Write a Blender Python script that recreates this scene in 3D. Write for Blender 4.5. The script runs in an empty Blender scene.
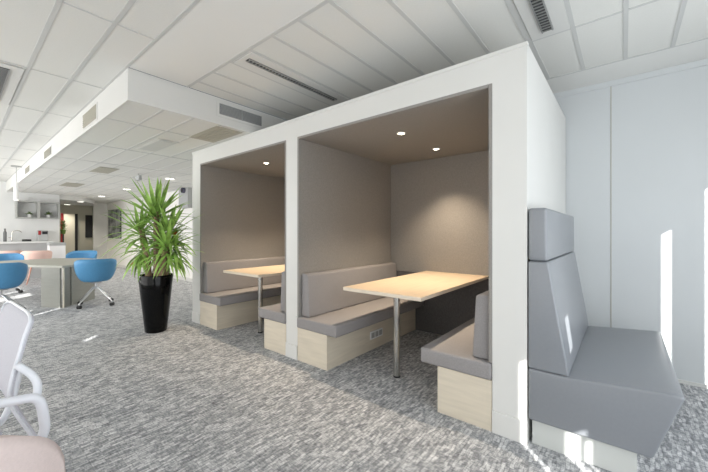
import bpy, bmesh, math, random
from mathutils import Vector, Matrix
random.seed(7)
PI = math.pi
SC = bpy.context.scene
COL = SC.collection
S = 0.94            # whole place brought to real-world size at the end

# ------------------------------------------------------------------ materials
def srgb(r, g, b):
    f = lambda c: (c/255/12.92) if c/255 <= 0.04045 else ((c/255+0.055)/1.055)**2.4
    return (f(r), f(g), f(b), 1)

def mat(name, col, rough=0.6, metal=0.0, noise=None, bump=None, spec=0.5, coat=0.0, emit=None):
    m = bpy.data.materials.new(name); m.use_nodes = True
    nt = m.node_tree; b = nt.nodes['Principled BSDF']
    b.inputs['Base Color'].default_value = col
    b.inputs['Roughness'].default_value = rough
    b.inputs['Metallic'].default_value = metal
    b.inputs['Specular IOR Level'].default_value = spec
    b.inputs['Coat Weight'].default_value = coat
    if emit:
        b.inputs['Emission Color'].default_value = emit[0]
        b.inputs['Emission Strength'].default_value = emit[1]
    tc = nt.nodes.new('ShaderNodeTexCoord')
    if noise:      # (scale vec, amount, detail)
        mp = nt.nodes.new('ShaderNodeMapping'); mp.inputs['Scale'].default_value = noise[0]
        n = nt.nodes.new('ShaderNodeTexNoise'); n.inputs['Scale'].default_value = 1.0
        n.inputs['Detail'].default_value = noise[2]
        nt.links.new(tc.outputs['Object'], mp.inputs[0]); nt.links.new(mp.outputs[0], n.inputs['Vector'])
        r = nt.nodes.new('ShaderNodeMapRange')
        r.inputs['From Min'].default_value = 0.3; r.inputs['From Max'].default_value = 0.7
        r.inputs['To Min'].default_value = 1-noise[1]; r.inputs['To Max'].default_value = 1+noise[1]
        nt.links.new(n.outputs['Fac'], r.inputs['Value'])
        v = nt.nodes.new('ShaderNodeVectorMath'); v.operation = 'SCALE'
        v.inputs[0].default_value = col[:3]
        nt.links.new(r.outputs[0], v.inputs['Scale'])
        nt.links.new(v.outputs[0], b.inputs['Base Color'])
    if bump:       # (scale, strength)
        n2 = nt.nodes.new('ShaderNodeTexNoise'); n2.inputs['Scale'].default_value = bump[0]
        n2.inputs['Detail'].default_value = 3
        nt.links.new(tc.outputs['Object'], n2.inputs['Vector'])
        bp = nt.nodes.new('ShaderNodeBump'); bp.inputs['Strength'].default_value = bump[1]
        bp.inputs['Distance'].default_value = 0.01
        nt.links.new(n2.outputs['Fac'], bp.inputs['Height']); nt.links.new(bp.outputs[0], b.inputs['Normal'])
    return m

def carpet_mat():
    m = bpy.data.materials.new('carpet'); m.use_nodes = True
    nt = m.node_tree; b = nt.nodes['Principled BSDF']; L = nt.links.new
    b.inputs['Roughness'].default_value = 0.95; b.inputs['Specular IOR Level'].default_value = 0.1
    tc = nt.nodes.new('ShaderNodeTexCoord')
    def noise(sc, det, typ='n'):
        mp = nt.nodes.new('ShaderNodeMapping'); mp.inputs['Scale'].default_value = sc
        L(tc.outputs['Object'], mp.inputs[0])
        n = nt.nodes.new('ShaderNodeTexNoise' if typ == 'n' else 'ShaderNodeTexVoronoi')
        n.inputs['Scale'].default_value = 1
        if typ == 'n': n.inputs['Detail'].default_value = det
        L(mp.outputs[0], n.inputs['Vector'])
        return n
    def mul(a, k, add=0.0):
        q = nt.nodes.new('ShaderNodeMath'); q.operation = 'MULTIPLY_ADD'
        L(a, q.inputs[0]); q.inputs[1].default_value = k; q.inputs[2].default_value = add; return q.outputs[0]
    def add(a, c):
        q = nt.nodes.new('ShaderNodeMath'); q.operation = 'ADD'; L(a, q.inputs[0]); L(c, q.inputs[1]); return q.outputs[0]
    n1 = noise((66, 24, 1), 2)            # dashes running towards the back wall
    n2 = noise((34, 100, 1), 1)            # short cross dashes
    n3 = noise((230, 230, 1), 2)          # pile
    n4 = noise((5, 5, 1), 2)              # broad drift
    mpb = nt.nodes.new('ShaderNodeMapping'); mpb.inputs['Rotation'].default_value = (0, 0, PI/2)
    nw = noise((9, 9, 1), 2)              # slight waviness of the rows
    va = nt.nodes.new('ShaderNodeVectorMath'); va.operation = 'MULTIPLY_ADD'; va.inputs[1].default_value = (.03, .03, 0)
    L(nw.outputs['Color'], va.inputs[0]); L(tc.outputs['Object'], va.inputs[2]); L(va.outputs[0], mpb.inputs[0])
    v = nt.nodes.new('ShaderNodeTexBrick')     # loops woven as short dashes in random tones
    v.inputs['Color1'].default_value = (0, 0, 0, 1); v.inputs['Color2'].default_value = (1, 1, 1, 1); v.inputs['Mortar'].default_value = (.12, .12, .12, 1)
    v.inputs['Scale'].default_value = 1.0; v.inputs['Mortar Size'].default_value = .0022; v.inputs['Mortar Smooth'].default_value = .5
    v.inputs['Brick Width'].default_value = .062; v.inputs['Row Height'].default_value = .021; v.offset = .37; v.offset_frequency = 3
    L(mpb.outputs[0], v.inputs['Vector'])
    sep = nt.nodes.new('ShaderNodeSeparateColor'); L(v.outputs['Color'], sep.inputs[0])
    s = add(mul(n1.outputs['Fac'], 0.85, .07), mul(n2.outputs['Fac'], 0.55))
    s = add(s, mul(n3.outputs['Fac'], 0.4))
    s = add(s, mul(n4.outputs['Fac'], 0.25))
    s = add(s, mul(sep.outputs[0], 0.34, -0.15))
    r = nt.nodes.new('ShaderNodeValToRGB'); e = r.color_ramp.elements
    mr = nt.nodes.new('ShaderNodeMapRange'); mr.inputs['From Min'].default_value = 0.68; mr.inputs['From Max'].default_value = 1.52
    L(s, mr.inputs['Value']); L(mr.outputs[0], r.inputs[0])
    e[0].position = 0.0; e[0].color = srgb(100, 102, 106)
    e[1].position = 1.0; e[1].color = srgb(236, 236, 236)
    a = r.color_ramp.elements.new(0.42); a.color = srgb(158, 160, 163)
    a = r.color_ramp.elements.new(0.62); a.color = srgb(192, 193, 195)
    L(r.outputs[0], b.inputs['Base Color'])
    bp = nt.nodes.new('ShaderNodeBump'); bp.inputs['Strength'].default_value = 0.4; bp.inputs['Distance'].default_value = 0.006
    L(s, bp.inputs['Height']); L(bp.outputs[0], b.inputs['Normal'])
    return m

M = {}
M['carpet'] = carpet_mat()
M['wall'] = mat('wall_paint', srgb(226, 227, 226), 0.7, noise=((3, 3, 3), 0.01, 2))
M['white_far'] = mat('white_wall', srgb(242, 241, 238), 0.75, noise=((3, 3, 3), 0.008, 2))
M['wallpanel'] = mat('wall_panel', srgb(212, 216, 218), 0.45, noise=((2, 2, 2), 0.012, 2))
M['white'] = mat('white_lacquer', srgb(221, 221, 218), 0.5, noise=((4, 4, 4), 0.008, 2))
M['tile'] = mat('ceiling_tile', srgb(226, 226, 222), 0.9, noise=((90, 90, 90), 0.015, 2), bump=(160, 0.1))
M['tbar'] = mat('ceiling_grid', srgb(204, 205, 203), 0.6)
M['plaster'] = mat('ceiling_plaster', srgb(232, 232, 229), 0.9, noise=((2, 2, 2), 0.01, 2))
M['felt'] = mat('felt_lining', srgb(150, 147, 143), 0.95, noise=((260, 260, 120), 0.13, 2), bump=(320, 0.15), spec=0.1)
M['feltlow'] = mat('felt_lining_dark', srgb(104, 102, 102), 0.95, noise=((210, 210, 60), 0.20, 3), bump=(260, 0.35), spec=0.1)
M['fabric'] = mat('cushion_fabric', srgb(152, 149, 149), 0.92, noise=((240, 240, 240), 0.12, 3), bump=(300, 0.3), spec=0.15)
M['wood'] = mat('pale_oak', srgb(218, 208, 190), 0.5, noise=((3, 3, 34), 0.07, 5))
M['woodtop'] = mat('table_oak', srgb(214, 194, 168), 0.4, noise=((40, 3, 3), 0.06, 5))
M['woodedge'] = mat('table_edge', srgb(226, 214, 196), 0.5)
M['chrome'] = mat('brushed_steel', srgb(205, 203, 198), 0.22, 1.0)
M['alu'] = mat('aluminium', srgb(215, 216, 218), 0.3, 0.9)
M['plastic'] = mat('white_plastic', srgb(240, 240, 240), 0.4)
M['dark'] = mat('black_plastic', srgb(38, 38, 40), 0.5)
M['vinyl'] = mat('grey_leatherette', srgb(133, 137, 143), 0.3, spec=0.8, noise=((60, 60, 60), 0.02, 3), bump=(380, 0.12))
M['plinth'] = mat('plinth_laminate', srgb(205, 208, 205), 0.5)
M['mesh'] = mat('mesh_fabric', srgb(205, 205, 214), 0.8, noise=((260, 260, 260), 0.05, 2), bump=(500, 0.3))
M['frame'] = mat('chair_frame', srgb(226, 229, 236), 0.4)
M['pink'] = mat('pink_fabric', srgb(214, 198, 194), 0.85, noise=((120, 120, 120), 0.03, 3), bump=(400, 0.15))
M['pinkshell'] = mat('pink_shell', srgb(240, 204, 192), 0.6)
M['pinkwood'] = mat('pink_stained_wood', srgb(226, 176, 160), 0.5)
M['blue'] = mat('blue_shell', srgb(82, 146, 192), 0.55, noise=((40, 40, 40), 0.03, 2))
M['desk'] = mat('desk_laminate', srgb(176, 175, 165), 0.5, noise=((6, 6, 30), 0.03, 3))
M['deskleg'] = mat('desk_panel', srgb(150, 151, 144), 0.6, noise=((6, 6, 30), 0.03, 3))
M['pot'] = mat('gloss_black', srgb(8, 9, 10), 0.08, spec=0.22)
M['soil'] = mat('soil', srgb(62, 50, 40), 0.95, noise=((60, 60, 60), 0.3, 3), bump=(80, 0.8))
M['cane'] = mat('yucca_cane', srgb(150, 128, 104), 0.9, noise=((18, 18, 70), 0.28, 4), bump=(60, 0.8))
M['leaf'] = mat('yucca_leaf', srgb(156, 194, 100), 0.42, noise=((9, 9, 9), 0.40, 3))
M['leafdry'] = mat('dry_leaf', srgb(176, 92, 56), 0.8)
M['herb'] = mat('herb_leaf', srgb(88, 118, 48), 0.6, noise=((60, 60, 60), 0.3, 2))
M['louvre'] = mat('louvre_dark', srgb(66, 67, 68), 0.5)
M['fixture'] = mat('fixture_metal', srgb(176, 177, 176), 0.35, 0.6)
M['ventgrey'] = mat('vent_grey', srgb(176, 173, 160), 0.7)
M['ventdark'] = mat('vent_shadow', srgb(112, 114, 114), 0.7)
M['glow'] = mat('lamp_glow', (1, 1, 1, 1), 0.5, emit=((1, .95, .86, 1), 3))
M['glowwarm'] = mat('lamp_glow_warm', (1, 1, 1, 1), 0.5, emit=((1, .86, .66, 1), 22))
M['shelf'] = mat('shelf_grey', srgb(172, 173, 170), 0.6)
M['counter'] = mat('counter_white', srgb(226, 227, 226), 0.35)
M['counterface'] = mat('counter_face', srgb(176, 177, 178), 0.6)
M['corr'] = mat('corridor_paint', srgb(176, 173, 158), 0.8)
M['cream'] = mat('cream_door', srgb(214, 208, 192), 0.7)
M['red'] = mat('red_paint', srgb(150, 34, 34), 0.6)
M['black'] = mat('black_void', srgb(18, 18, 20), 0.6)
M['orange'] = mat('orange_red', srgb(196, 84, 48), 0.6)
M['colgrey'] = mat('column_grey', srgb(176, 178, 178), 0.7)
M['lens'] = mat('lens_dark', srgb(90, 88, 108), 0.2)
M['sun_slot_blind'] = mat('sun_slot_blind_fabric', srgb(235, 235, 232), 0.8)

def art_mat():
    m = bpy.data.materials.new('grey_print'); m.use_nodes = True
    nt = m.node_tree; b = nt.nodes['Principled BSDF']; b.inputs['Roughness'].default_value = 0.5
    tc = nt.nodes.new('ShaderNodeTexCoord'); mp = nt.nodes.new('ShaderNodeMapping'); mp.inputs['Scale'].default_value = (1.6, 1, 3.2)
    n = nt.nodes.new('ShaderNodeTexNoise'); n.inputs['Scale'].default_value = 1.3; n.inputs['Detail'].default_value = 6
    r = nt.nodes.new('ShaderNodeValToRGB'); e = r.color_ramp.elements
    e[0].position = .38; e[0].color = srgb(70, 72, 76); e[1].position = .62; e[1].color = srgb(176, 178, 180)
    nt.links.new(tc.outputs['Object'], mp.inputs[0]); nt.links.new(mp.outputs[0], n.inputs['Vector'])
    nt.links.new(n.outputs['Fac'], r.inputs[0]); nt.links.new(r.outputs[0], b.inputs['Base Color'])
    return m
M['art'] = art_mat()

# ------------------------------------------------------------------ mesh helpers
def new(): return bmesh.new()

def _merge(bm, t):
    me = bpy.data.meshes.new('tmp'); t.to_mesh(me); t.free(); bm.from_mesh(me); bpy.data.meshes.remove(me)

def box(bm, x0, x1, y0, y1, z0, z1, bev=0.0, seg=2, mi=0, rot=None, about=None):
    t = bmesh.new(); bmesh.ops.create_cube(t, size=1)
    for v in t.verts:
        v.co = Vector(((x0+x1)/2+v.co.x*(x1-x0), (y0+y1)/2+v.co.y*(y1-y0), (z0+z1)/2+v.co.z*(z1-z0)))
    if bev:
        bmesh.ops.bevel(t, geom=t.edges[:], offset=bev, segments=seg, affect='EDGES', profile=0.5)
    if rot is not None:
        bmesh.ops.rotate(t, verts=t.verts, cent=about or ((x0+x1)/2, (y0+y1)/2, (z0+z1)/2), matrix=rot)
    for f in t.faces: f.material_index = mi
    _merge(bm, t)

def prism(bm, pts, axis, a0, a1, bev=0.0, seg=3, mi=0):
    """polygon pts extruded along axis ('x': pts=(y,z), 'y': (x,z), 'z': (x,y))"""
    t = bmesh.new()
    def P(p, a):
        return {'x': (a, p[0], p[1]), 'y': (p[0], a, p[1]), 'z': (p[0], p[1], a)}[axis]
    A = [t.verts.new(P(p, a0)) for p in pts]; B = [t.verts.new(P(p, a1)) for p in pts]
    n = len(pts)
    t.faces.new(A); t.faces.new(B[::-1])
    for i in range(n): t.faces.new((A[i], B[i], B[(i+1) % n], A[(i+1) % n]))
    bmesh.ops.recalc_face_normals(t, faces=t.faces)
    if bev: bmesh.ops.bevel(t, geom=t.edges[:], offset=bev, segments=seg, affect='EDGES', profile=0.5)
    for f in t.faces: f.material_index = mi
    _merge(bm, t)

def tube(bm, pts, rad, n=12, cap=True):
    pts = [Vector(p) for p in pts]
    rads = rad if isinstance(rad, (list, tuple)) else [rad]*len(pts)
    rings = []; up = None
    for i, p in enumerate(pts):
        d = (pts[min(i+1, len(pts)-1)] - pts[max(i-1, 0)]).normalized()
        if up is None: up = Vector((0, 0, 1)) if abs(d.z) < .9 else Vector((1, 0, 0))
        a = d.cross(up).normalized(); b2 = a.cross(d).normalized(); up = b2
        rings.append([bm.verts.new(p + (a*math.cos(2*PI*k/n)+b2*math.sin(2*PI*k/n))*rads[i]) for k in range(n)])
    for i in range(len(rings)-1):
        for k in range(n):
            bm.faces.new((rings[i][k], rings[i][(k+1) % n], rings[i+1][(k+1) % n], rings[i+1][k]))
    if cap: bm.faces.new(rings[0][::-1]); bm.faces.new(rings[-1])

def smooth_path(pts, k=6):
    pts = [Vector(p) for p in pts]; out = []
    for i in range(len(pts)-1):
        p0 = pts[max(i-1, 0)]; p1 = pts[i]; p2 = pts[i+1]; p3 = pts[min(i+2, len(pts)-1)]
        for j in range(k):
            t = j/k
            out.append(0.5*((2*p1)+(-p0+p2)*t+(2*p0-5*p1+4*p2-p3)*t*t+(-p0+3*p1-3*p2+p3)*t**3))
    out.append(pts[-1]); return out

def lathe(bm, prof, c=(0, 0), n=32, mi=0, sx=1.0, sy=1.0):
    rings = [[bm.verts.new((c[0]+r*sx*math.cos(2*PI*k/n), c[1]+r*sy*math.sin(2*PI*k/n), z)) for k in range(n)] for r, z in prof]
    for i in range(len(rings)-1):
        for k in range(n):
            f = bm.faces.new((rings[i][k], rings[i][(k+1) % n], rings[i+1][(k+1) % n], rings[i+1][k])); f.material_index = mi
    f = bm.faces.new(rings[0][::-1]); f.material_index = mi
    f = bm.faces.new(rings[-1]); f.material_index = mi

def obj(name, bm, m, parent=None, smooth=False, auto=False):
    bmesh.ops.recalc_face_normals(bm, faces=bm.faces)
    me = bpy.data.meshes.new(name); bm.to_mesh(me); bm.free()
    for x in (m if isinstance(m, (list, tuple)) else [m]): me.materials.append(M[x])
    if smooth:
        for p in me.polygons: p.use_smooth = True
        if auto:
            me.set_sharp_from_angle(angle=math.radians(40))
    o = bpy.data.objects.new(name, me); COL.objects.link(o)
    if parent: o.parent = parent
    return o

def tag(o, label, cat, group=None):
    o['label'] = label; o['category'] = cat
    if group: o['group'] = group
    return o
def thing(name, label, cat, loc=(0, 0, 0), rz=0.0, group=None):
    o = bpy.data.objects.new(name, None); COL.objects.link(o); o.empty_display_size = .1
    o.location = loc; o.rotation_euler = (0, 0, rz); return tag(o, label, cat, group)
def struct(name, bm, m, parent=None, **k):
    o = obj(name, bm, m, parent, **k)
    if parent is None: o['kind'] = 'structure'
    return o
def copy_tree(o, parent=None):
    c = o.copy(); COL.objects.link(c); c.parent = parent
    for ch in [x for x in COL.objects if x.parent == o]: copy_tree(ch, c)
    return c

def sheet(bm, axis, at, th, u0, u1, v0, v1, holes):
    """wall slab with rectangular holes; axis 'x': u=y, axis 'y': u=x; v=z"""
    us = sorted({u0, u1, *[h[i] for h in holes for i in (0, 1)]}); vs = sorted({v0, v1, *[h[i] for h in holes for i in (2, 3)]})
    us = [u for u in us if u0 <= u <= u1]; vs = [v for v in vs if v0 <= v <= v1]
    for i in range(len(us)-1):
        run = None
        for j in range(len(vs)-1):
            uc = (us[i]+us[i+1])/2; vc = (vs[j]+vs[j+1])/2
            hole = any(h[0] < uc < h[1] and h[2] < vc < h[3] for h in holes)
            if not hole: run = (run[0] if run else vs[j], vs[j+1])
            if (hole or j == len(vs)-2) and run:
                if axis == 'x': box(bm, at, at+th, us[i], us[i+1], run[0], run[1])
                else: box(bm, us[i], us[i+1], at, at+th, run[0], run[1])
                run = None

# ------------------------------------------------------------------ sun geometry
SD = Vector((-0.69, 0.724, -0.466)).normalized()     # direction sunlight travels
def back_x(p, X=1.45):
    t = (X-p[0])/0.69; return (p[1]-0.724*t, p[2]+0.466*t)
def back_y(p, Y=-2.2):
    t = (p[1]-Y)/0.724; return (p[0]+0.69*t, p[2]+0.466*t)

ZC = 2.86; ZL = 2.57; YW = 4.15
BX0, BX1, BY0, BY1, BZ = -5.075, -0.478, 2.32, 4.13, 2.563

# ------------------------------------------------------------------ setting
b = new(); box(b, -19.6, 1.55, -2.35, 5.6, -0.1, 0); struct('floor', b, 'carpet')
b = new(); box(b, -4.0, 1.55, YW, YW+.1, 0, ZC); struct('wall_back', b, 'wallpanel')
b = new(); box(b, -17.0, -4.0, YW, YW+.1, 0, ZC); struct('wall_back_far', b, 'white_far')

# right wall: full-height windows with added unseen blinds, slots cut to throw the sun stripes
gaps = []
for (px, py, z0, z1, w) in ((.257, 4.15, -.02, 1.33, .078), (.535, 4.15, -.02, 1.72, .12)):
    y, z = back_x((px, py, z0)); _, zt = back_x((px, py, z1)); gaps.append((y-w if False else y, y+w, z, zt))
y, z = back_x((-.53, 2.32, -.45)); _, zt = back_x((-.53, 2.32, .51)); gaps.append((y, y+.052, z, zt))
y, z = back_x((-.285, 2.36, -.25)); _, zt = back_x((-.285, 2.36, .14)); gaps.append((y, y+.085, z, zt))
y, z = back_x((-.185, 2.36, -.25)); _, zt = back_x((-.185, 2.36, .12)); gaps.append((y, y+.04, z, zt))
y, z = back_x((-.32, 2.55, .54)); _, zt = back_x((-.32, 2.55, .78)); gaps.append((y, y+.16, z, zt))
wy0, wy1 = -1.9, 3.55
b = new(); sheet(b, 'x', 1.55, .1, -2.35, YW+.1, 0, ZC, [(wy0, wy1, .12, 2.6)]); struct('wall_right', b, 'wall')
b = new()
for k in range(5):
    yy = wy0 + (wy1-wy0)*k/4
    if k in (0, 4): box(b, 1.56, 1.64, yy-.03 if k else yy, yy if k else yy+.03, .12, 2.6)
box(b, 1.56, 1.64, wy0, wy1, .12, .15); box(b, 1.56, 1.64, wy0, wy1, 2.57, 2.6)
w1 = struct('window_1', b, 'white')
b = new(); sheet(b, 'x', 1.45, .012, wy0-.05, wy1+.05, .05, 2.7, gaps); obj('sun_slot_blind', b, 'sun_slot_blind', w1)

# front wall (behind the camera): window band, added blinds slotted to throw the far floor patches
fg = []
def fgap(x0, y0, x1, y1):     # floor rectangle -> slot in blind
    a, za = back_y((x0, y0, 0)); c, zc = back_y((x1, y1, 0)); fg.append((min(a, c), max(a, c), min(za, zc), max(za, zc)))
a, z = back_y((-7.40, .80, 0)); c, z2 = back_y((-7.42, 1.25, 0)); fg.append((a-.02, a+.06, z, z2))
a, z = back_y((-5.17, 1.03, 0)); fg.append((a-.05, a+.045, z, z+.12))
a, z = back_y((-9.55, .45, 0)); fg.append((a-.75, a+.35, z, z+.42))
a, z = back_y((-7.75, .72, 0)); fg.append((a-.05, a+.03, z, z+.16))
b = new(); sheet(b, 'y', -2.35, .1, -19.6, 1.65, 0, ZC, [(-13.8, .9, .12, 2.72)]); struct('wall_front', b, 'wall')
b = new(); box(b, -13.8, .9, -2.34, -2.26, .12, .16); box(b, -13.8, .9, -2.34, -2.26, 2.68, 2.72)
for x in (-13.8, .86): box(b, x, x+.04, -2.34, -2.26, .16, 2.68)
w2 = struct('window_2', b, 'white')
b = new(); sheet(b, 'y', -2.212, .012, -13.9, 1.0, .05, 2.8, fg); obj('sun_slot_blind', b, 'sun_slot_blind', w2)

# kitchen end
b = new(); box(b, -14.4, -14.2, -2.25, 2.22, 0, ZC); struct('wall_left', b, 'wall')
# corridor beyond the kitchen
b = new(); box(b, -17.15, -17.05, 1.9, 4.3, 0, 2.56); struct('wall_corridor_end', b, 'corr')
b = new(); box(b, -17.05, -14.4, 2.12, 2.22, 0, 2.56); struct('wall_corridor_near', b, 'corr')
b = new(); box(b, -17.0, -16.88, 3.70, 4.15, 0, 2.57); struct('wall_corridor_far', b, 'white_far')
# curved cove fascia where the office ceiling stops
b = new()
pts = [(p.x, p.y) for p in smooth_path([(-14.3, 2.22, 0), (-14.42, 2.62, 0), (-14.8, 3.05, 0), (-15.6, 3.45, 0), (-16.4, 3.62, 0), (-16.88, 3.70, 0)], 5)]
inner = [(p[0]-.03, p[1]-.03) for p in pts]
prism(b, pts+inner[::-1], 'z', 2.44, ZL); struct('trim_1', b, 'plaster')
b = new(); prism(b, inner+[(-17.05, 3.67), (-17.05, 2.22), (-14.4, 2.22)], 'z', 2.445, 2.50); struct('ceiling_corridor', b, 'colgrey')

# ceilings
b = new()
box(b, -14.2, -3.5, -2.35, 1.02, ZC, ZC+.05); box(b, -3.5, 1.55, -2.35, 3.72, ZC, ZC+.05)
struct('ceiling', b, 'tile')
b = new(); box(b, -3.5, 1.55, 3.72, YW+.1, ZC-.003, ZC+.05); box(b, -3.5, 1.55, 1.03, 1.55, ZC-.001, ZC+.003)
struct('ceiling_plaster', b, 'plaster')
b = new(); box(b, -17.1, -3.52, 1.03, YW+.1, ZL, ZL+.05); struct('ceiling_low', b, 'tile')
b = new()     # bulkhead faces
box(b, -14.2, -3.51, 1.02, 1.04, ZL-.006, ZC); box(b, -3.53, -3.51, 1.04, YW+.1, ZL-.006, ZC)
struct('ceiling_bulkhead', b, 'white')
# T-bar grid
b = new()
def barx(x0, x1, y, w, z): box(b, x0, x1, y-w/2, y+w/2, z-.004, z)
def bary(x, y0, y1, w, z): box(b, x-w/2, x+w/2, y0, y1, z-.0045, z)
for k in range(1, 11):
    x = -.58-.301*k
    if x > -3.5: bary(x, 1.55, 3.72, .03, ZC)
for x in (-.58,): bary(x, 1.55, 3.72, .045, ZC)
for x in (-.29, .01, .305, .61, .91, 1.21): bary(x, 1.55, 3.72, .028, ZC)
barx(-3.5, 1.5, 1.55, .03, ZC); barx(-3.5, 1.5, 2.90, .02, ZC); barx(-3.5, 1.5, 3.715, .02, ZC)
barx(-14.2, 1.5, 1.012, .022, ZC)
for y in (.745, .445, .145, -.155, -.455, -.755, -1.055, -1.355, -1.655): barx(-14.2, 1.5, y, .030, ZC)
for k in range(-3, 8):
    x = -2.84-1.385*k
    if -14.2 < x < 1.5: bary(x, -2.2, 1.01, .012, ZC)
struct('trim_2', b, 'tbar')
b = new()
for k in range(0, 10):
    y = 1.335+.3*k
    if y < 4.1: barx(-17.5 if y > 3.9 else -14.3, -3.54, y, .022, ZL)
for k in range(0, 8):
    bary(-4.26-1.4*k, 1.05, 4.1, .012, ZL)
struct('trim_3', b, 'tbar')
b = new(); box(b, -.9, 1.45, YW-.012, YW, 2.80, ZC-.004); struct('trim_4', b, 'wallpanel')
b = new(); box(b, -.103, -.097, YW-.003, YW, 0.02, 2.80); box(b, 1.10, 1.106, YW-.003, YW, .02, 2.8); struct('trim_5', b, 'ventgrey')
b = new(); box(b, -16.85, -5.1, YW-.015, YW, 0, .1); struct('baseboard_back', b, 'white')
b = new(); box(b, -.46, 1.5, YW-.012, YW, 0, .03); struct('baseboard_right', b, 'white')

# ------------------------------------------------------------------ meeting booth
booth = thing('meeting_booth', 'white two-bay meeting booth lined with grey-brown felt, built against back wall', 'meeting booth', (BX0, BY0, 0))
def rel(o, root=None):      # geometry given in room coordinates -> local to its root
    r = root or o.parent
    o.data.transform(Matrix.Translation(-Vector(r.location))); return o
OL = (-4.832, -2.86); OR = (-2.675, -.69); OZ = 2.362
b = new()
box(b, BX0, OL[0], BY0, BY1, 0, BZ); box(b, OL[1], OR[0], BY0, BY1, 0, BZ); box(b, OR[1], BX1, BY0, BY1, 0, BZ)
for a_, c_ in (OL, OR):
    box(b, a_, c_, BY0, BY1, OZ, BZ); box(b, a_, c_, BY1-.02, BY1, 0, OZ)
rel(obj('shell', b, 'white', booth))
b = new(); box(b, BX0-.004, BX1+.004, BY0-.006, BY0+.03, BZ-.022, BZ+.003); rel(obj('top_trim', b, 'white', booth))
for a_, c_ in ((BX0, OL[0]), (OL[1], OR[0]), (OR[1], BX1)):
    b = new(); box(b, a_, c_, BY0-.012, BY0+.0, 0, .15, bev=.003)
    rel(obj('skirting', b, 'white', booth))
for a_, c_ in (OL, OR):
    t = .024; y0 = BY0-.004; y1 = BY1-.02
    b = new(); box(b, a_, a_+t, y0, y1, .465, OZ, bev=.004); rel(obj('felt_side', b, 'felt', booth))
    b = new(); box(b, c_-t, c_, y0, y1, .465, OZ, bev=.004); rel(obj('felt_side', b, 'felt', booth))
    b = new(); box(b, a_+t, c_-t, y0, y1, OZ-t, OZ, bev=.004); rel(obj('felt_ceiling', b, 'felt', booth))
    b = new(); box(b, a_+t, c_-t, y1-t, y1, .80, OZ-t, bev=.003); rel(obj('felt_back', b, 'felt', booth))
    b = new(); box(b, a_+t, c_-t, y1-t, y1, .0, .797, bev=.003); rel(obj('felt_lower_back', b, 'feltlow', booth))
    for yy in (2.83, 3.62):
        cx = (a_+c_)/2-.03 if a_ == OR[0] else -3.93
        b = new()
        n = 24; z = OZ-t
        lathe(b, [(.046, z-.006), (.046, z), (.030, z), (.030, z-.006)], (cx, yy), n)
        o = rel(obj('downlight', b, 'plastic', booth)); 
        b = new(); lathe(b, [(.029, z-.007), (.029, z-.001)], (cx, yy), n); g = obj('bulb', b, 'glowwarm', o); g.data.transform(Matrix.Translation(-Vector(booth.location)))

# benches
def bench(label, x_wall, side, base_w, seat_w, front_base=True, socket=False):
    """side=+1: bench stands against a wall on its left and looks to +x"""
    s = side
    r = thing('bench', label, 'bench', (x_wall, BY0, 0), 0, 'upholstered benches in the booth bays')
    yE = BY1-.047-BY0
    def X(a, c): return (min(s*a, s*c), max(s*a, s*c))
    b = new(); a, c = X(-.020, base_w); box(b, a, c, -.004, yE, 0, .345, bev=.002); base = obj('base', b, 'wood', r)
    b = new(); a, c = X(-.020, seat_w); box(b, a, c, -.02, yE, .347, .462, bev=.018, seg=4); obj('seat_cushion', b, 'fabric', r, smooth=True, auto=True)
    b = new(); prof = [(s*.002, .465), (s*.125, .465), (s*.10, .90), (s*.075, .915), (s*.002, .915)]
    prism(b, prof, 'y', .03, yE, bev=.014, seg=3); obj('back_cushion', b, 'fabric', r, smooth=True, auto=True)
    if socket:
        b = new(); a, c = X(base_w, base_w+.012); box(b, a, c, .70, .94, .125, .215, bev=.003); so = obj('power_socket', b, 'plastic', r)
        b = new()
        for k in range(3): box(b, *X(base_w+.012, base_w+.0145), .715+.075*k, .775+.075*k, .14, .2, bev=.001)
        obj('socket_insert', b, 'shelf', so)
    return r
bench('bench along the left side of the left booth bay, grey cushions on pale oak base', OL[0]+.024, 1, .464, .575)
bench('bench on the right side of left booth bay, jutting out beside white middle post', OL[1]-.024, -1, .372, .48)
bench('bench on the left side of right booth bay with white socket in its base', OR[0]+.024, 1, .41, .545, socket=True)
bench('bench on the right side of right booth bay next to the wide white post', OR[1]-.024, -1, .372, .51)

def booth_table(label, cx, legx):
    zt = .83
    r = thing('booth_table', label, 'table', (cx, 2.37, 0), 0, 'booth tables with a single steel leg')
    w = .412 ; d = BY1-.05-2.37
    b = new(); box(b, -w, w, 0, d, zt-.032, zt, bev=.002)
    for f in b.faces:
        f.material_index = 0 if f.normal.z > .5 else 1
    obj('tabletop', b, ['woodtop', 'woodedge'], r)
    b = new(); tube(b, [(legx-cx, .27, .012), (legx-cx, .27, zt-.033)], .030, 20); l = obj('leg', b, 'chrome', r, smooth=True, auto=True)
    b = new(); lathe(b, [(.033, 0), (.033, .014)], (legx-cx, .27), 20); obj('foot', b, 'dark', l)
    return r
booth_table('pale oak table on one steel leg in the right booth bay', -1.665, -1.645)
booth_table('pale oak table on one steel leg in the left booth bay', -3.86, -3.80)

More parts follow.
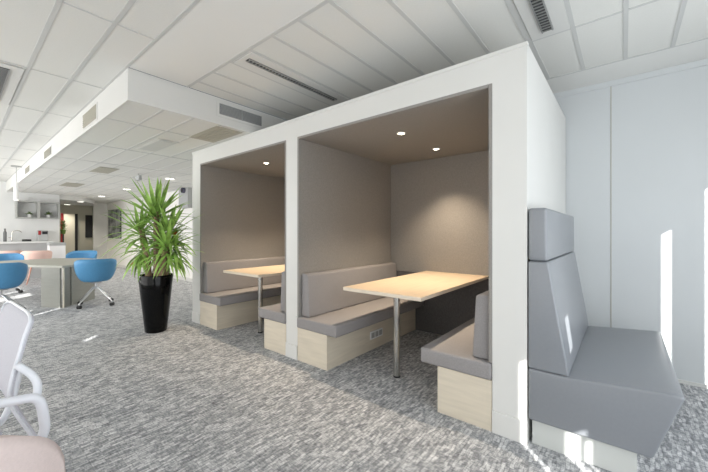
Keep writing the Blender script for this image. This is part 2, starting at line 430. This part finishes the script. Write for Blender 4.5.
# ------------------------------------------------------------------ single grey banquette
r = thing('banquette_seat', 'grey leatherette high-backed bench seat against the right side of the white booth', 'bench', (BX1, 2.32, 0))
y0, y1 = 2.32, 3.74
def bq(name, pts, m='vinyl', bev=.016, a=y0, c=y1):
    b = new(); prism(b, pts, 'y', a, c, bev=bev, seg=4); return rel(obj(name, b, m, r, smooth=True, auto=True))
bq('seat', [(-.472, .162), (.118, .162), (.241, .523), (.20, .527), (-.252, .489), (-.30, .489), (-.472, .489)])
bq('backrest', [(-.472, .491), (-.252, .491), (-.361, 1.168), (-.472, 1.168)], bev=.012)
bq('headrest', [(-.472, 1.171), (-.363, 1.171), (-.366, 1.505), (-.472, 1.505)], bev=.02)
b = new(); box(b, -.455, .055, 2.36, 3.70, 0, .16); rel(obj('plinth', b, 'plinth', r))

# ------------------------------------------------------------------ shell chairs (blue swivel, pink with wooden legs)
def shell_bm(R=.30, zs=.45, top=.87, arm=.79, th=.012):
    t = bmesh.new(); nr, na = 12, 48; grid = []
    for i in range(nr+1):
        s = i/nr; row = []
        for k in range(na):
            a = 2*PI*k/na                       # a=0 is the front (+x)
            c = math.cos(a)
            if c < 0: rim = arm+(top-arm)*min(1, (-c)*1.5)**.8
            else: rim = arm-(arm-zs-.02)*min(1, max(0, (c-.18))/.62)**1.1
            q = max(0, (s-.42)/.58)
            rr = R*(.10+.50*min(1, s/.42)) if s < .42 else R*(.60+.42*math.sin(q*PI/2)**.85)
            z = zs + (rim-zs)*(q**1.35)
            if s < .42: z = zs-.012*(1-s/.42)
            rx = rr*(.98 if c > 0 else .92)
            lean = 0.04*q*q if c < 0 else 0
            row.append(t.verts.new((rx*math.cos(a)-lean*(-c), rr*1.03*math.sin(a), z)))
        grid.append(row)
    for i in range(nr):
        for k in range(na): t.faces.new((grid[i][k], grid[i][(k+1) % na], grid[i+1][(k+1) % na], grid[i+1][k]))
    t.faces.new(grid[0][::-1])
    bmesh.ops.recalc_face_normals(t, faces=t.faces)
    bmesh.ops.solidify(t, geom=t.faces[:], thickness=th)
    return t
def swivel_chair():
    r = thing('swivel_chair', '', 'chair', (0, 0, 0), 0, 'blue shell chairs around the grey table')
    obj('shell', shell_bm(), 'blue', r, smooth=True)
    b = new(); tube(b, [(0, 0, .30), (0, 0, .42)], .022, 14); lathe(b, [(.085, .415), (.10, .438)], (0, 0), 20)
    obj('column', b, 'alu', r, smooth=True, auto=True)
    for k in range(4):
        a = PI/4+k*PI/2; ca, sa = math.cos(a), math.sin(a)
        b = new(); tube(b, smooth_path([(0, 0, .33), (.06*ca, .06*sa, .315), (.20*ca, .20*sa, .19), (.32*ca, .32*sa, .095), (.33*ca, .33*sa, .06)], 4), [.017]*9+[.012]*8, 10)
        leg = obj('leg', b, 'alu', r, smooth=True)
        b = new()
        for o_ in (-.016, .016):
            cx, cy = .33*ca-sa*o_, .33*sa+ca*o_
            tube(b, [(cx+sa*.010, cy-ca*.010, .031), (cx-sa*.010, cy+ca*.010, .031)], .031, 16)
        obj('caster', b, 'dark', leg, smooth=True, auto=True)
    return r
base_sw = swivel_chair()
spots = [((-7.60, 1.70), 2.92, 'blue shell swivel chair, back to camera, at the near right corner of grey table'),
         ((-7.80, .50), 2.95, 'blue shell swivel chair at the left image edge, in front of the grey table'),
         ((-10.8, 2.12), -0.5, 'blue shell chair behind the grey table showing only its curved rim, nearer the plant'),
         ((-10.66, .74), .0, 'blue shell chair behind the grey table at the left image edge, before pink chairs')]
for i, ((x, y), rz, lab) in enumerate(spots):
    c = base_sw if i == 0 else copy_tree(base_sw)
    c.location = (x, y, 0); c.rotation_euler = (0, 0, rz); c['label'] = lab

def pink_chair():
    r = thing('dining_chair', '', 'chair', (0, 0, 0), 0, 'pink shell chairs by the kitchen counter')
    obj('shell', shell_bm(.29, .47, .88, .80), 'pinkshell', r, smooth=True)
    for k in range(4):
        a = PI/4+k*PI/2
        b = new(); tube(b, [(.14*math.cos(a), .14*math.sin(a), .462), (.26*math.cos(a), .26*math.sin(a), 0)], [.018, .012], 10)
        obj('leg', b, 'pinkwood', r, smooth=True)
    return r
pc = pink_chair()
for i, (x, y, rz, lab) in enumerate(((-12.0, 1.42, 3.0, 'pale pink shell chair with wooden legs before the kitchen counter, the right one of two'),
                                     (-12.55, .92, 3.2, 'pale pink shell chair before the kitchen counter, the left one of two'))):
    c = pc if i == 0 else copy_tree(pc)
    c.location = (x, y, 0); c.rotation_euler = (0, 0, rz); c['label'] = lab

# ------------------------------------------------------------------ grey table
P1 = Vector((-7.75, 1.25, 0)); d1 = Vector((-.876, -.483, 0)); d2 = Vector((-.687, .727, 0))
r = thing('meeting_table', 'large grey angular table on panel legs with blue chairs around it', 'table', tuple(P1))
Q = [P1, Vector((-10.1, -.05, 0)), Vector((-10.15, 1.5, 0)), Vector((-9.75, 1.95, 0)), P1+d2*1.3]
b = new(); prism(b, [(q.x, q.y) for q in Q], 'z', .715, .755, bev=.003, seg=1); rel(obj('tabletop', b, 'desk', r))
def panel(name, p, q, th, z1, m):
    n = Vector((-(q-p).y, (q-p).x, 0)).normalized()*th
    b = new(); prism(b, [(p.x, p.y), (q.x, q.y), ((q+n).x, (q+n).y), ((p+n).x, (p+n).y)], 'z', 0, z1)
    return rel(obj(name, b, m, r))
c0 = P1+Vector((-.03, .012, 0))
panel('leg_panel', c0+d1*.44, c0+d1*.03, -.03, .713, 'deskleg')
panel('leg_panel', c0+Vector((-.0, .02, 0)), c0+d2*.16, .03, .713, 'deskleg')
panel('leg_panel', c0+d2*.20, c0+d2*.80, .03, .713, 'deskleg')
b = new(); tube(b, [(c0.x, c0.y+.01, 0), (c0.x, c0.y+.01, .713)], .016, 4); rel(obj('leg_edge', b, 'cream', r))
far = Vector((-9.86, .16, 0))
panel('leg_panel', far, far+Vector((0, .5, 0)), .03, .713, 'deskleg')

# ------------------------------------------------------------------ potted yucca
r = thing('potted_yucca', 'tall green yucca with several canes in a glossy black tapered pot beside booth', 'plant', (-4.965, 1.775, 0))
b = new()
lathe(b, [(.122, 0), (.134, .012), (.152, .2), (.184, .5), (.211, .765), (.207, .775), (.196, .765), (.19, .70)], (0, 0), 48)
obj('pot', b, 'pot', r, smooth=True, auto=True)
b = new(); lathe(b, [(.184, .69), (.190, .715), (.10, .725), (.01, .73)], (0, 0), 32); obj('soil', b, 'soil', r, smooth=True)
def leaf(bm, base, az, el, L, w, droop):
    d = Vector((math.cos(az)*math.cos(el), math.sin(az)*math.cos(el), math.sin(el)))
    if d.y > 0 and Vector(base).y+d.y*L > .48 and L > .25: L = max(.2, (.48-Vector(base).y)/d.y)
    side = Vector((-math.sin(az), math.cos(az), 0)); n = 7; p = Vector(base); rows = []
    tw = random.uniform(-.25, .25)
    for i in range(n+1):
        t = i/n
        ww = w*(.55+.9*t if t < .35 else .865*(1-((t-.35)/.65)**1.7))/.865
        up = side.cross(d).normalized()
        s2 = (side*math.cos(tw*t)+up*math.sin(tw*t)).normalized(); up2 = s2.cross(d).normalized()
        rows.append((bm.verts.new(p-s2*ww/2-up2*ww*-.16), bm.verts.new(p), bm.verts.new(p+s2*ww/2+up2*ww*.16)) if i < n else (bm.verts.new(p),))
        d = (d+Vector((0, 0, -droop/n*(.3+1.4*t)))).normalized(); p = p+d*L/n
    for i in range(n):
        a = rows[i]; c = rows[i+1]
        if len(c) == 3:
            bm.faces.new((a[0], a[1], c[1], c[0])); bm.faces.new((a[1], a[2], c[2], c[1]))
        else:
            bm.faces.new((a[0], a[1], c[0])); bm.faces.new((a[1], a[2], c[0]))
def rosette(c, n, L, w, emin, emax, droop, name='foliage'):
    b = new()
    for i in range(n):
        t = (i+.5)/n
        el = math.radians(emax+(emin-emax)*t+random.uniform(-7, 7)); az = i*2.39996+random.uniform(-.25, .25)
        base = Vector(c)+Vector((math.cos(az)*.022, math.sin(az)*.022, -.16*t))
        leaf(b, base, az, el, L*random.uniform(.8, 1.08)*(.85 if t < .15 else 1), w*random.uniform(.8, 1.15), droop*random.uniform(.6, 1.3)*(.4+.9*t))
    return obj(name, b, 'leaf', r, smooth=True)
# view right vector, for laying canes across the pot
R = Vector((.7735, .634, 0)); Fv = Vector((-.634, .7735, 0))
canes = [((-.08, -.03), 1.42, (-.20, -.02)), ((.03, -.03), 1.66, (.0, 0.0)), ((.10, .05), 1.40, (.17, .03)), ((-.02, .11), 1.36, (-.06, .22)), ((.11, -.04), 1.20, (.20, -.10))]
for (a_, f_), h, (ta, tf) in canes:
    p0 = R*a_+Fv*f_; p1 = R*ta+Fv*tf
    b = new(); pts = smooth_path([p0+Vector((0, 0, .70)), p0.lerp(p1, .25)+Vector((0, 0, .70+(h-.7)*.5)), p1+Vector((0, 0, h))], 5)
    tube(b, pts, [.043-.010*i/len(pts)+.003*math.sin(i*2.1) for i in range(len(pts))], 12); obj('cane', b, 'cane', r, smooth=True)
    top = p1+Vector((0, 0, h))
    if h > 1.5: rosette(top, 46, .58, .060, -5, 86, .6)
    else: rosette(top, 44, .50, .048, -30, 72, .95)
for (a_, f_, z, n) in ((-.22, .02, 1.16, 30), (.24, .02, 1.16, 30), (.0, .14, 1.2, 24)):
    rosette(R*a_+Fv*f_+Vector((0, 0, z)), n, .40, .044, -55, 35, 1.5)
b = new()
for (a_, f_, z) in ((.30, -.03, 1.37), (-.24, -.08, .97)):
    for k in range(3): leaf(b, R*a_+Fv*f_+Vector((0, 0, z)), random.uniform(3, 6), -.6, .10, .03, .6)
obj('dry_leaves', b, 'leafdry', r)

# ------------------------------------------------------------------ white mesh task chair (left edge, near)
r = thing('task_chair', 'white mesh-backed office chair cut off by the left image edge, behind pink chair', 'chair', (-1.86, -.05, 0))
def rl(o): return rel(o, r)
prof = [(.205, .57), (.166, .665), (.135, .74), (.12, .80), (.128, .86), (.145, .93), (.158, .985), (.185, 1.06)]
zz = [p[1] for p in prof]
def by(z):
    for i in range(len(prof)-1):
        if z <= prof[i+1][1]:
            t = (z-prof[i][1])/(prof[i+1][1]-prof[i][1]); return prof[i][0]+(prof[i+1][0]-prof[i][0])*t
    return prof[-1][0]
xc, hw = -1.865, .265
def bp(u, z):      # u in -1..1
    return Vector((xc+u*hw, by(z)+.014*(u-1), z))
b = new(); NU, NZ = 16, 18; g = []
for j in range(NZ+1):
    row = []
    for i in range(NU+1):
        u = -1+2*i/NU; z = .58+.475*j/NZ
        k = 1-.10*max(0, (j/NZ-.6)/.4)**2
        zt = z-(.02*abs(u)**7)*(j/NZ)**6
        p = bp(u, zt); p.x = xc+u*hw*k; row.append(b.verts.new(p))
    g.append(row)
edge = [Vector(g[j][NU].co) for j in range(NZ+1)]; edgel = [Vector(g[j][0].co) for j in range(NZ+1)]; topl = [Vector(v.co) for v in g[NZ]]; bot = [Vector(v.co) for v in g[0]]
for j in range(NZ):
    for i in range(NU): b.faces.new((g[j][i], g[j][i+1], g[j+1][i+1], g[j+1][i]))
bmesh.ops.recalc_face_normals(b, faces=b.faces); bmesh.ops.solidify(b, geom=b.faces[:], thickness=.011)
rl(obj('backrest', b, 'mesh', r, smooth=True))
b = new(); tube(b, edgel[::-1]+bot[1:-1]+edge+topl[::-1][1:-1]+[edgel[-1]], .0055, 10); rl(obj('back_frame', b, 'frame', r, smooth=True))
b = new(); box(b, -2.11, -1.62, -.36, .13, .49, .55, bev=.025, seg=3); rl(obj('seat', b, 'mesh', r, smooth=True, auto=True))
for sx in (1, -1):
    X = lambda x: x if sx > 0 else 2*xc-x
    b = new(); tube(b, smooth_path([(X(-1.50), -.22, .825), (X(-1.50), .0, .825), (X(-1.50), .12, .815), (X(-1.50), .178, .800), (X(-1.505), .195, .735), (X(-1.525), .195, .66), (X(-1.60), .15, .53), (X(-1.66), .08, .505)], 5), .0145, 12)
    rl(obj('armrest', b, 'frame', r, smooth=True))
    b = new(); tube(b, smooth_path([(X(-1.592), .14, .90), (X(-1.565), .172, .865), (X(-1.545), .185, .83), (X(-1.52), .178, .79)], 4), .012, 10)
    rl(obj('arm_bracket', b, 'frame', r, smooth=True))
b = new(); tube(b, [(xc, -.1, .12), (xc, -.1, .49)], .028, 14); rl(obj('column', b, 'alu', r, smooth=True))
for k in range(5):
    a = k*2*PI/5+.3; ca, sa = math.cos(a), math.sin(a)
    b = new(); tube(b, [(xc, -.1, .13), (xc+.29*ca, -.1+.29*sa, .075)], [.024, .015], 10); lg = rl(obj('base_leg', b, 'frame', r, smooth=True))
    b = new(); cx, cy = xc+.29*ca, -.1+.29*sa; tube(b, [(cx-sa*.02, cy+ca*.02, .03), (cx+sa*.02, cy-ca*.02, .03)], .03, 14); o = rel(obj('caster', b, 'dark', lg, smooth=True, auto=True), r)

# ------------------------------------------------------------------ pink chair, nearest (only its back shows)
r = thing('tub_chair', 'pale pink upholstered chair at the bottom left image corner, only its rounded back showing', 'chair', (-1.41, -.045, 0))
ang = -.12
b = new(); NA, NZ = 30, 12
def pbk(rad):
    g = []
    for j in range(NZ+1):
        row = []
        for i in range(NA+1):
            u = -1+2*i/NA; a = ang+u*1.25
            z0, z1 = .42, .888
            hgt = (1-abs(u)**2.05)**(1/2.05) if abs(u) < 1 else 0
            z = z0+(z1-z0)*(j/NZ)*(.35+.65*hgt)
            row.append(b.verts.new((rad*(1-.12*(1-j/NZ))*math.cos(a), rad*(1-.12*(1-j/NZ))*math.sin(a), z)))
        g.append(row)
    return g
g1 = pbk(.292); g2 = pbk(.25)
for g, fl in ((g1, 0), (g2, 1)):
    for j in range(NZ):
        for i in range(NA): b.faces.new((g[j][i], g[j][i+1], g[j+1][i+1], g[j+1][i]))
for i in range(NA):
    b.faces.new((g1[0][i], g1[0][i+1], g2[0][i+1], g2[0][i])); b.faces.new((g1[NZ][i], g1[NZ][i+1], g2[NZ][i+1], g2[NZ][i]))
for j in range(NZ):
    b.faces.new((g1[j][0], g1[j+1][0], g2[j+1][0], g2[j][0])); b.faces.new((g1[j][NA], g1[j+1][NA], g2[j+1][NA], g2[j][NA]))
bmesh.ops.bevel(b, geom=[e for e in b.edges if len(e.link_faces) == 2 and e.calc_face_angle(0) > .9], offset=.014, segments=3, affect='EDGES')
obj('backrest', b, 'pink', r, smooth=True)
b = new(); lathe(b, [(.05, .36), (.20, .362), (.235, .38), (.238, .43), (.22, .455), (.10, .462), (.01, .463)], (0, 0), 36); obj('seat', b, 'pink', r, smooth=True)
for k in range(4):
    a = PI/4+k*PI/2
    b = new(); tube(b, [(.13*math.cos(a), .13*math.sin(a), .365), (.21*math.cos(a), .21*math.sin(a), 0)], [.018, .012], 10); obj('leg', b, 'pinkwood', r, smooth=True)

# ------------------------------------------------------------------ kitchen end
r = thing('kitchen_counter', 'white-topped kitchen counter with grey front along the far left wall', 'counter', (-14.2, 1.0, 0))
b = new(); box(b, -14.195, -13.62, -1.9, 1.98, 0, 1.03); rel(obj('cabinet_body', b, 'counterface', r))
b = new(); box(b, -14.195, -13.55, -1.9, 2.0, 1.032, 1.085, bev=.003); rel(obj('worktop', b, 'counter', r))
r = thing('kitchen_tap', 'slim curved grey tap on the kitchen worktop', 'tap', (-13.95, 1.12, 1.085))
b = new(); tube(b, smooth_path([(0, 0, 0), (0, 0, .24), (.02, .05, .31), (.03, .14, .32), (.03, .20, .27)], 5), .012, 8); obj('spout', b, 'chrome', r, smooth=True)
b = new(); tube(b, [(0, .0, .1), (.0, -.07, .12)], .008, 8); obj('lever', b, 'chrome', r)
b = new(); lathe(b, [(.035, 0), (.037, .26), (.02, .31), (.02, .38)], (0, 0), 14); o = obj('soap_bottle', b, 'ventdark', smooth=True, auto=True); o.location = (-13.95, .98, 1.086); tag(o, 'slim dark bottle standing left of the tap on the kitchen worktop', 'bottle')
b = new(); box(b, -.06, .06, -.10, .10, 0, .06, bev=.015); o = obj('sponge_dish', b, 'dark'); o.location = (-13.85, 1.42, 1.086); tag(o, 'small flat black dish on the kitchen worktop right of the tap', 'dish')
r = thing('coffee_machine', 'small dark red and grey machine at the right end of kitchen worktop', 'appliance', (-13.95, 1.76, 1.086))
b = new(); box(b, -.12, .12, -.10, .14, 0, .33, bev=.02); obj('body', b, 'colgrey', r)
b = new(); box(b, .121, .13, -.09, -.03, .19, .32); obj('side_panel', b, 'red', r)
b = new(); box(b, .121, .13, .0, .12, .21, .30); obj('display', b, 'dark', r)
r = thing('bin_cabinet', 'white upright bin cabinet with grey lid beside the pink chairs', 'bin', (-12.6, 1.90, 0))
b = new(); box(b, -.19, .19, -.17, .17, 0, .98, bev=.006); obj('body', b, 'plastic', r)
b = new(); box(b, -.2, .2, -.18, .18, .982, 1.06, bev=.01); obj('lid', b, 'colgrey', r)
# open wall shelf
r = thing('wall_shelf', 'grey open two-cubby wall shelf above the kitchen worktop', 'shelf', (-14.2, 1.2, 1.78))
b = new()
x0, x1 = .002, .34; W = .98; H = .52
box(b, x0, x1, 0, W, 0, .03); box(b, x0, x1, 0, W, H-.03, H); box(b, x0, x1, 0, .03, .03, H-.03); box(b, x0, x1, W-.03, W, .03, H-.03); box(b, x0, x1, .46, .52, .03, H-.03)
obj('frame', b, 'shelf', r)
b = new(); box(b, x0, .012, .03, W-.03, .03, H-.03); obj('back_panel', b, 'wall', r)
def herb(y, lab, rr):
    t = thing('potted_herb', lab, 'plant', (-14.02, y, 1.811), 0, 'small herb pots on the wall shelf')
    b = new(); lathe(b, [(.04, 0), (.055, .10), (.048, .10), (.045, .09)], (0, 0), 16); obj('pot', b, 'plastic', t, smooth=True, auto=True)
    b = new()
    for k in range(60): leaf(b, (random.uniform(-.02, .02), random.uniform(-.02, .02), .09), random.uniform(0, 6.28), random.uniform(.2, 1.4), rr*random.uniform(.7, 1.1), .03, 1.0)
    obj('foliage', b, 'herb', t)
herb(1.50, 'small potted herb in the left cubby of the wall shelf', .10)
herb(1.93, 'bushier potted herb in the right cubby of the wall shelf', .13)
# pendant
r = thing('pendant_lamp', 'slim white tube pendant lamp hanging on a thin cord near kitchen', 'lamp', (-10.69, .93, 2.09))
b = new(); lathe(b, [(.045, 0), (.045, .40)], (0, 0), 20); obj('lamp_shade', b, 'plastic', r, smooth=True, auto=True)
b = new(); tube(b, [(0, 0, .40), (0, 0, .76)], .006, 6); obj('cord', b, 'fixture', r)
b = new(); lathe(b, [(.09, .75), (.09, .765)], (0, 0), 20); obj('ceiling_rose', b, 'fixture', r)
b = new(); lathe(b, [(.038, -.004), (.038, -.001)], (0, 0), 16); obj('bulb', b, 'glow', r)

# corridor things
b = new(); box(b, -17.05, -17.0, 2.78, 3.12, .02, 2.08); struct('door_1', b, 'cream')
b = new(); box(b, -17.05, -17.0, 2.70, 2.775, 0, 2.1); struct('trim_6', b, 'red')
b = new(); box(b, -17.05, -17.0, 3.125, 3.21, 0, 2.1); struct('trim_7', b, 'black')
b = new(); box(b, -17.05, -17.02, 3.46, 3.69, 1.14, 2.06); struct('window_3', b, 'black')
t = thing('hanging_plant', 'small dark green plant at the corridor entrance right of the wall shelf', 'plant', (-14.5, 2.36, 1.30))
b = new(); lathe(b, [(.05, 0), (.07, .14), (.06, .14), (.05, .12)], (0, 0), 14); obj('pot', b, 'herb', t, smooth=True, auto=True)
b = new()
for k in range(70): leaf(b, (0, 0, .13+random.uniform(0, .25)), random.uniform(0, 6.28), random.uniform(-.2, 1.4), .15, .03, 1.2)
obj('foliage', b, 'herb', t)
b = new(); tube(b, [(0, 0, -1.30), (0, 0, 0)], .02, 8); obj('stand', b, 'dark', t)

r = thing('wall_picture', 'grey abstract framed print on the far back wall, left of the yucca', 'picture', (-15.8, YW, 1.12))
b = new(); box(b, -.8, .8, -.03, -.001, 0, 1.15, bev=.003); obj('frame', b, 'dark', r)
b = new(); box(b, -.78, .78, -.034, -.031, .02, 1.13); obj('print', b, 'art', r)
b = new(); box(b, -.28, .28, -.12, -.001, 0, .62, bev=.004); o = obj('wall_box', b, 'colgrey'); o.location = (-9.38, YW, 2.02)
tag(o, 'grey box on the back wall between the yucca and the booth', 'wall box')
r = thing('security_camera', 'small dark round device on the grey wall box beside the yucca', 'camera', (-9.30, YW-.12, 2.50))
b = new(); tube(b, [(0, 0, 0), (0, -.07, 0)], .075, 16); obj('housing', b, 'lens', r, smooth=True, auto=True)
b = new(); tube(b, [(0, -.071, 0), (0, -.078, 0)], .045, 16); obj('lens', b, 'black', r)

# ------------------------------------------------------------------ ceiling fixtures
def slot_light(name, label, x0, x1, y0, y1, along, slot, group=None):
    r = thing(name, label, 'ceiling light', ((x0+x1)/2, (y0+y1)/2, ZC-.03), 0, group)
    b = new(); box(b, x0, x1, y0, y1, ZC-.012, ZC-.0045, bev=.002); rel(obj('housing', b, 'white', r))
    a, c, d, e = slot
    b = new(); box(b, a, c, d, e, ZC-.016, ZC-.0125); rel(obj('recess', b, 'louvre', r))
    b = new()
    if along == 'y':
        n = int((e-d)/.035)
        for k in range(n): yy = d+(e-d)*(k+.5)/n; box(b, a, c, yy-.004, yy+.004, ZC-.022, ZC-.016)
        box(b, a, a+.008, d, e, ZC-.024, ZC-.016); box(b, c-.008, c, d, e, ZC-.024, ZC-.016)
    else:
        n = int((c-a)/.035)
        for k in range(n): xx = a+(c-a)*(k+.5)/n; box(b, xx-.004, xx+.004, d, e, ZC-.022, ZC-.016)
        box(b, a, c, d, d+.008, ZC-.024, ZC-.016); box(b, a, c, e-.008, e, ZC-.024, ZC-.016)
    rel(obj('louvre', b, 'fixture', r)); return r
slot_light('louvre_light', 'long narrow louvred ceiling light above the left booth bay', -2.67, -2.40, 1.58, 2.88, 'y', (-2.545, -2.49, 1.62, 2.74), 'louvred ceiling lights')
slot_light('louvre_light', 'louvred ceiling light cut by the top edge above the booth right end', -.555, -.305, 1.60, 2.88, 'y', (-.475, -.400, 1.62, 2.80), 'louvred ceiling lights')
slot_light('louvre_light', 'dark louvred ceiling light at the left image edge', -5.60, -4.27, .165, .425, 'x', (-5.5, -4.36, .20, .34), 'louvred ceiling lights')
def vent_x(name, label, x, y0, y1, z0, z1, slatn, m='ventdark'):     # on the bulkhead end facing +x
    r = thing(name, label, 'air vent', (x, (y0+y1)/2, z0), 0)
    b = new(); box(b, x, x+.006, y0-.03, y1+.03, z0-.03, z1+.03); rel(obj('frame', b, 'white', r))
    b = new(); box(b, x+.0065, x+.009, y0, y1, z0, z1); rel(obj('backing', b, m, r))
    b = new()
    for k in range(slatn): zz = z0+(z1-z0)*(k+.5)/slatn; box(b, x+.0095, x+.016, y0, y1, zz-.003, zz+.003)
    box(b, x+.0095, x+.018, (y0+y1)/2-.004, (y0+y1)/2+.004, z0, z1)
    rel(obj('slats', b, 'colgrey', r))
vent_x('air_vent', 'wide grey louvred vent in the bulkhead face above the left booth bay', -3.51, 1.90, 2.45, 2.68, 2.80, 9)
def vent_y(label, x0, x1, z0, z1, m):
    r = thing('air_vent', label, 'air vent', ((x0+x1)/2, 1.02, z0), 0, 'square vents along the long bulkhead face')
    y = 1.02
    b = new(); box(b, x0-.03, x1+.03, y-.006, y, z0-.02, z1+.02); rel(obj('frame', b, 'white', r))
    b = new(); box(b, x0, x1, y-.009, y-.0065, z0, z1); rel(obj('backing', b, m, r))
    b = new()
    for k in range(7): zz = z0+(z1-z0)*(k+.5)/7; box(b, x0, x1, y-.014, y-.0095, zz-.004, zz+.004)
    rel(obj('slats', b, 'ventgrey', r))
vent_y('largest and nearest vent on the long white bulkhead face', -5.09, -4.53, 2.615, 2.775, 'ventgrey')
vent_y('middle-sized vent on the long white bulkhead face, second from its near corner', -7.75, -7.15, 2.62, 2.74, 'ventdark')
vent_y('smallest and farthest vent on the long white bulkhead face above pendant lamp', -10.1, -9.5, 2.62, 2.74, 'ventdark')
def ceil_vent(label, x0, x1, y0, y1):
    r = thing('ceiling_vent', label, 'ceiling vent', ((x0+x1)/2, (y0+y1)/2, ZL-.02), 0, 'beige vents in the low ceiling')
    b = new(); box(b, x0-.03, x1+.03, y0-.02, y1+.02, ZL-.009, ZL-.0045); rel(obj('frame', b, 'ventgrey', r))
    b = new()
    for k in range(6): yy = y0+(y1-y0)*(k+.5)/6; box(b, x0, x1, yy-.012, yy+.012, ZL-.014, ZL-.0095)
    rel(obj('slats', b, 'ventgrey', r))
ceil_vent('beige vent in the low ceiling above the yucca left side', -8.2, -7.5, 1.75, 2.02)
ceil_vent('smaller, farther beige vent in low ceiling toward the kitchen', -11.3, -10.5, 1.78, 2.10)
ceil_vent('beige vent in the low ceiling right above the booth left corner', -4.25, -3.62, 1.93, 2.22)
r = thing('ceiling_panel_light', 'unlit pale rectangular light panel in the low ceiling above the yucca', 'ceiling light', (-5.06, 1.82, ZL-.02))
b = new(); box(b, -5.45, -4.66, 1.69, 1.96, ZL-.010, ZL-.0045, bev=.002); rel(obj('frame', b, 'white', r))
b = new(); box(b, -5.42, -4.69, 1.72, 1.93, ZL-.013, ZL-.0105); rel(obj('diffuser', b, 'tbar', r))
def dl(label, x, y, z):
    r = thing('downlight', label, 'ceiling light', (x, y, z-.012), 0, 'round downlights in the low ceiling')
    b = new(); lathe(b, [(.11, .0), (.11, .0115)], (0, 0), 24); obj('trim_ring', b, 'plastic', r)
    b = new(); lathe(b, [(.085, -.004), (.085, -.0005)], (0, 0), 24); obj('diffuser', b, 'glow', r)
dl('round lit downlight in low ceiling over the yucca top right', -7.93, 3.12, ZL)
dl('round lit downlight in low ceiling left behind the yucca leaves', -10.78, 3.11, ZL)
dl('round lit downlight just before the curved edge of the corridor ceiling', -13.5, 3.17, ZL)
dl('round lit downlight in the dark corridor ceiling, the nearer one', -14.75, 2.86, 2.438)
dl('round lit downlight in the dark corridor ceiling, the farther one', -16.6, 2.82, 2.438)
r = thing('ceiling_sensor', 'small grey device hanging from the low ceiling left of yucca top', 'ceiling device', (-7.78, 2.45, ZL-.14))
b = new(); box(b, -.10, .10, -.03, .03, 0, .10, bev=.01); obj('body', b, 'colgrey', r)
b = new(); tube(b, [(0, 0, .10), (0, 0, .137)], .015, 8); obj('mount', b, 'fixture', r)

# ------------------------------------------------------------------ light
def area(name, loc, rot, sx, sy, power, col=(1, 1, 1)):
    l = bpy.data.lights.new(name, 'AREA'); l.shape = 'RECTANGLE'; l.size = sx*S; l.size_y = sy*S; l.energy = power; l.color = col
    o = bpy.data.objects.new(name, l); COL.objects.link(o); o.location = loc; o.rotation_euler = rot; return o
for i, x in enumerate((-1.7, -6.2, -10.9)):
    area('daylight_front', (x, -2.12, 1.5), (PI/2, 0, 0), 4.4, 2.3, (33, 92, 165)[i], (1, .985, .965))
area('daylight_right', (1.38, .85, 1.4), (PI/2, 0, PI/2), 5.0, 2.4, 76, (.91, .955, 1))
sun = bpy.data.lights.new('sun', 'SUN'); sun.energy = 14; sun.angle = math.radians(.5); sun.color = (1, .97, .92)
so = bpy.data.objects.new('sun', sun); COL.objects.link(so); so.rotation_euler = SD.to_track_quat('-Z', 'Y').to_euler(); so.location = (6, -8, 6)
for cx, yy in ((-1.713, 2.83), (-1.713, 3.62), (-3.93, 2.83), (-3.93, 3.62)):
    l = bpy.data.lights.new('booth_spot', 'SPOT'); l.energy = 98; l.spot_size = math.radians(95); l.spot_blend = .8; l.color = (1, .81, .60); l.shadow_soft_size = .03
    o = bpy.data.objects.new('booth_spot', l); COL.objects.link(o); o.location = (cx, yy, OZ-.05)
for (x, y) in ((-7.93, 3.12), (-10.78, 3.11), (-13.5, 3.17), (-14.75, 2.86), (-16.6, 2.82)):
    l = bpy.data.lights.new('down_spot', 'SPOT'); l.energy = 75; l.spot_size = math.radians(120); l.spot_blend = .8; l.color = (1, .93, .82); l.shadow_soft_size = .1
    o = bpy.data.objects.new('down_spot', l); COL.objects.link(o); o.location = (x, y, 2.39)

w = bpy.data.worlds.new('World'); SC.world = w; w.use_nodes = True
nt = w.node_tree; bg = nt.nodes['Background']
sky = nt.nodes.new('ShaderNodeTexSky'); sky.sky_type = 'HOSEK_WILKIE'; sky.turbidity = 3; sky.sun_direction = (-SD)
nt.links.new(sky.outputs[0], bg.inputs[0]); bg.inputs[1].default_value = 1.0

# ------------------------------------------------------------------ camera
cam = bpy.data.cameras.new('camera'); co = bpy.data.objects.new('camera', cam); COL.objects.link(co)
co.location = (0, 0, 1.35); co.rotation_euler = (PI/2, 0, math.atan(270/329.5))
cam.sensor_width = 36; cam.lens = 36*329.5/708; cam.shift_y = -3.5/708; cam.clip_start = .02
SC.camera = co

# ------------------------------------------------------------------ scale everything to real size
done = set()
for o in list(COL.objects):
    o.location = Vector(o.location)*S
    if o.type == 'MESH' and o.data.name not in done:
        done.add(o.data.name); o.data.transform(Matrix.Scale(S, 4))

SC.view_settings.view_transform = 'Standard'; SC.view_settings.look = 'None'
SC.view_settings.gamma = 1; SC.view_settings.use_curve_mapping = False
SC.view_settings.exposure = -0.12
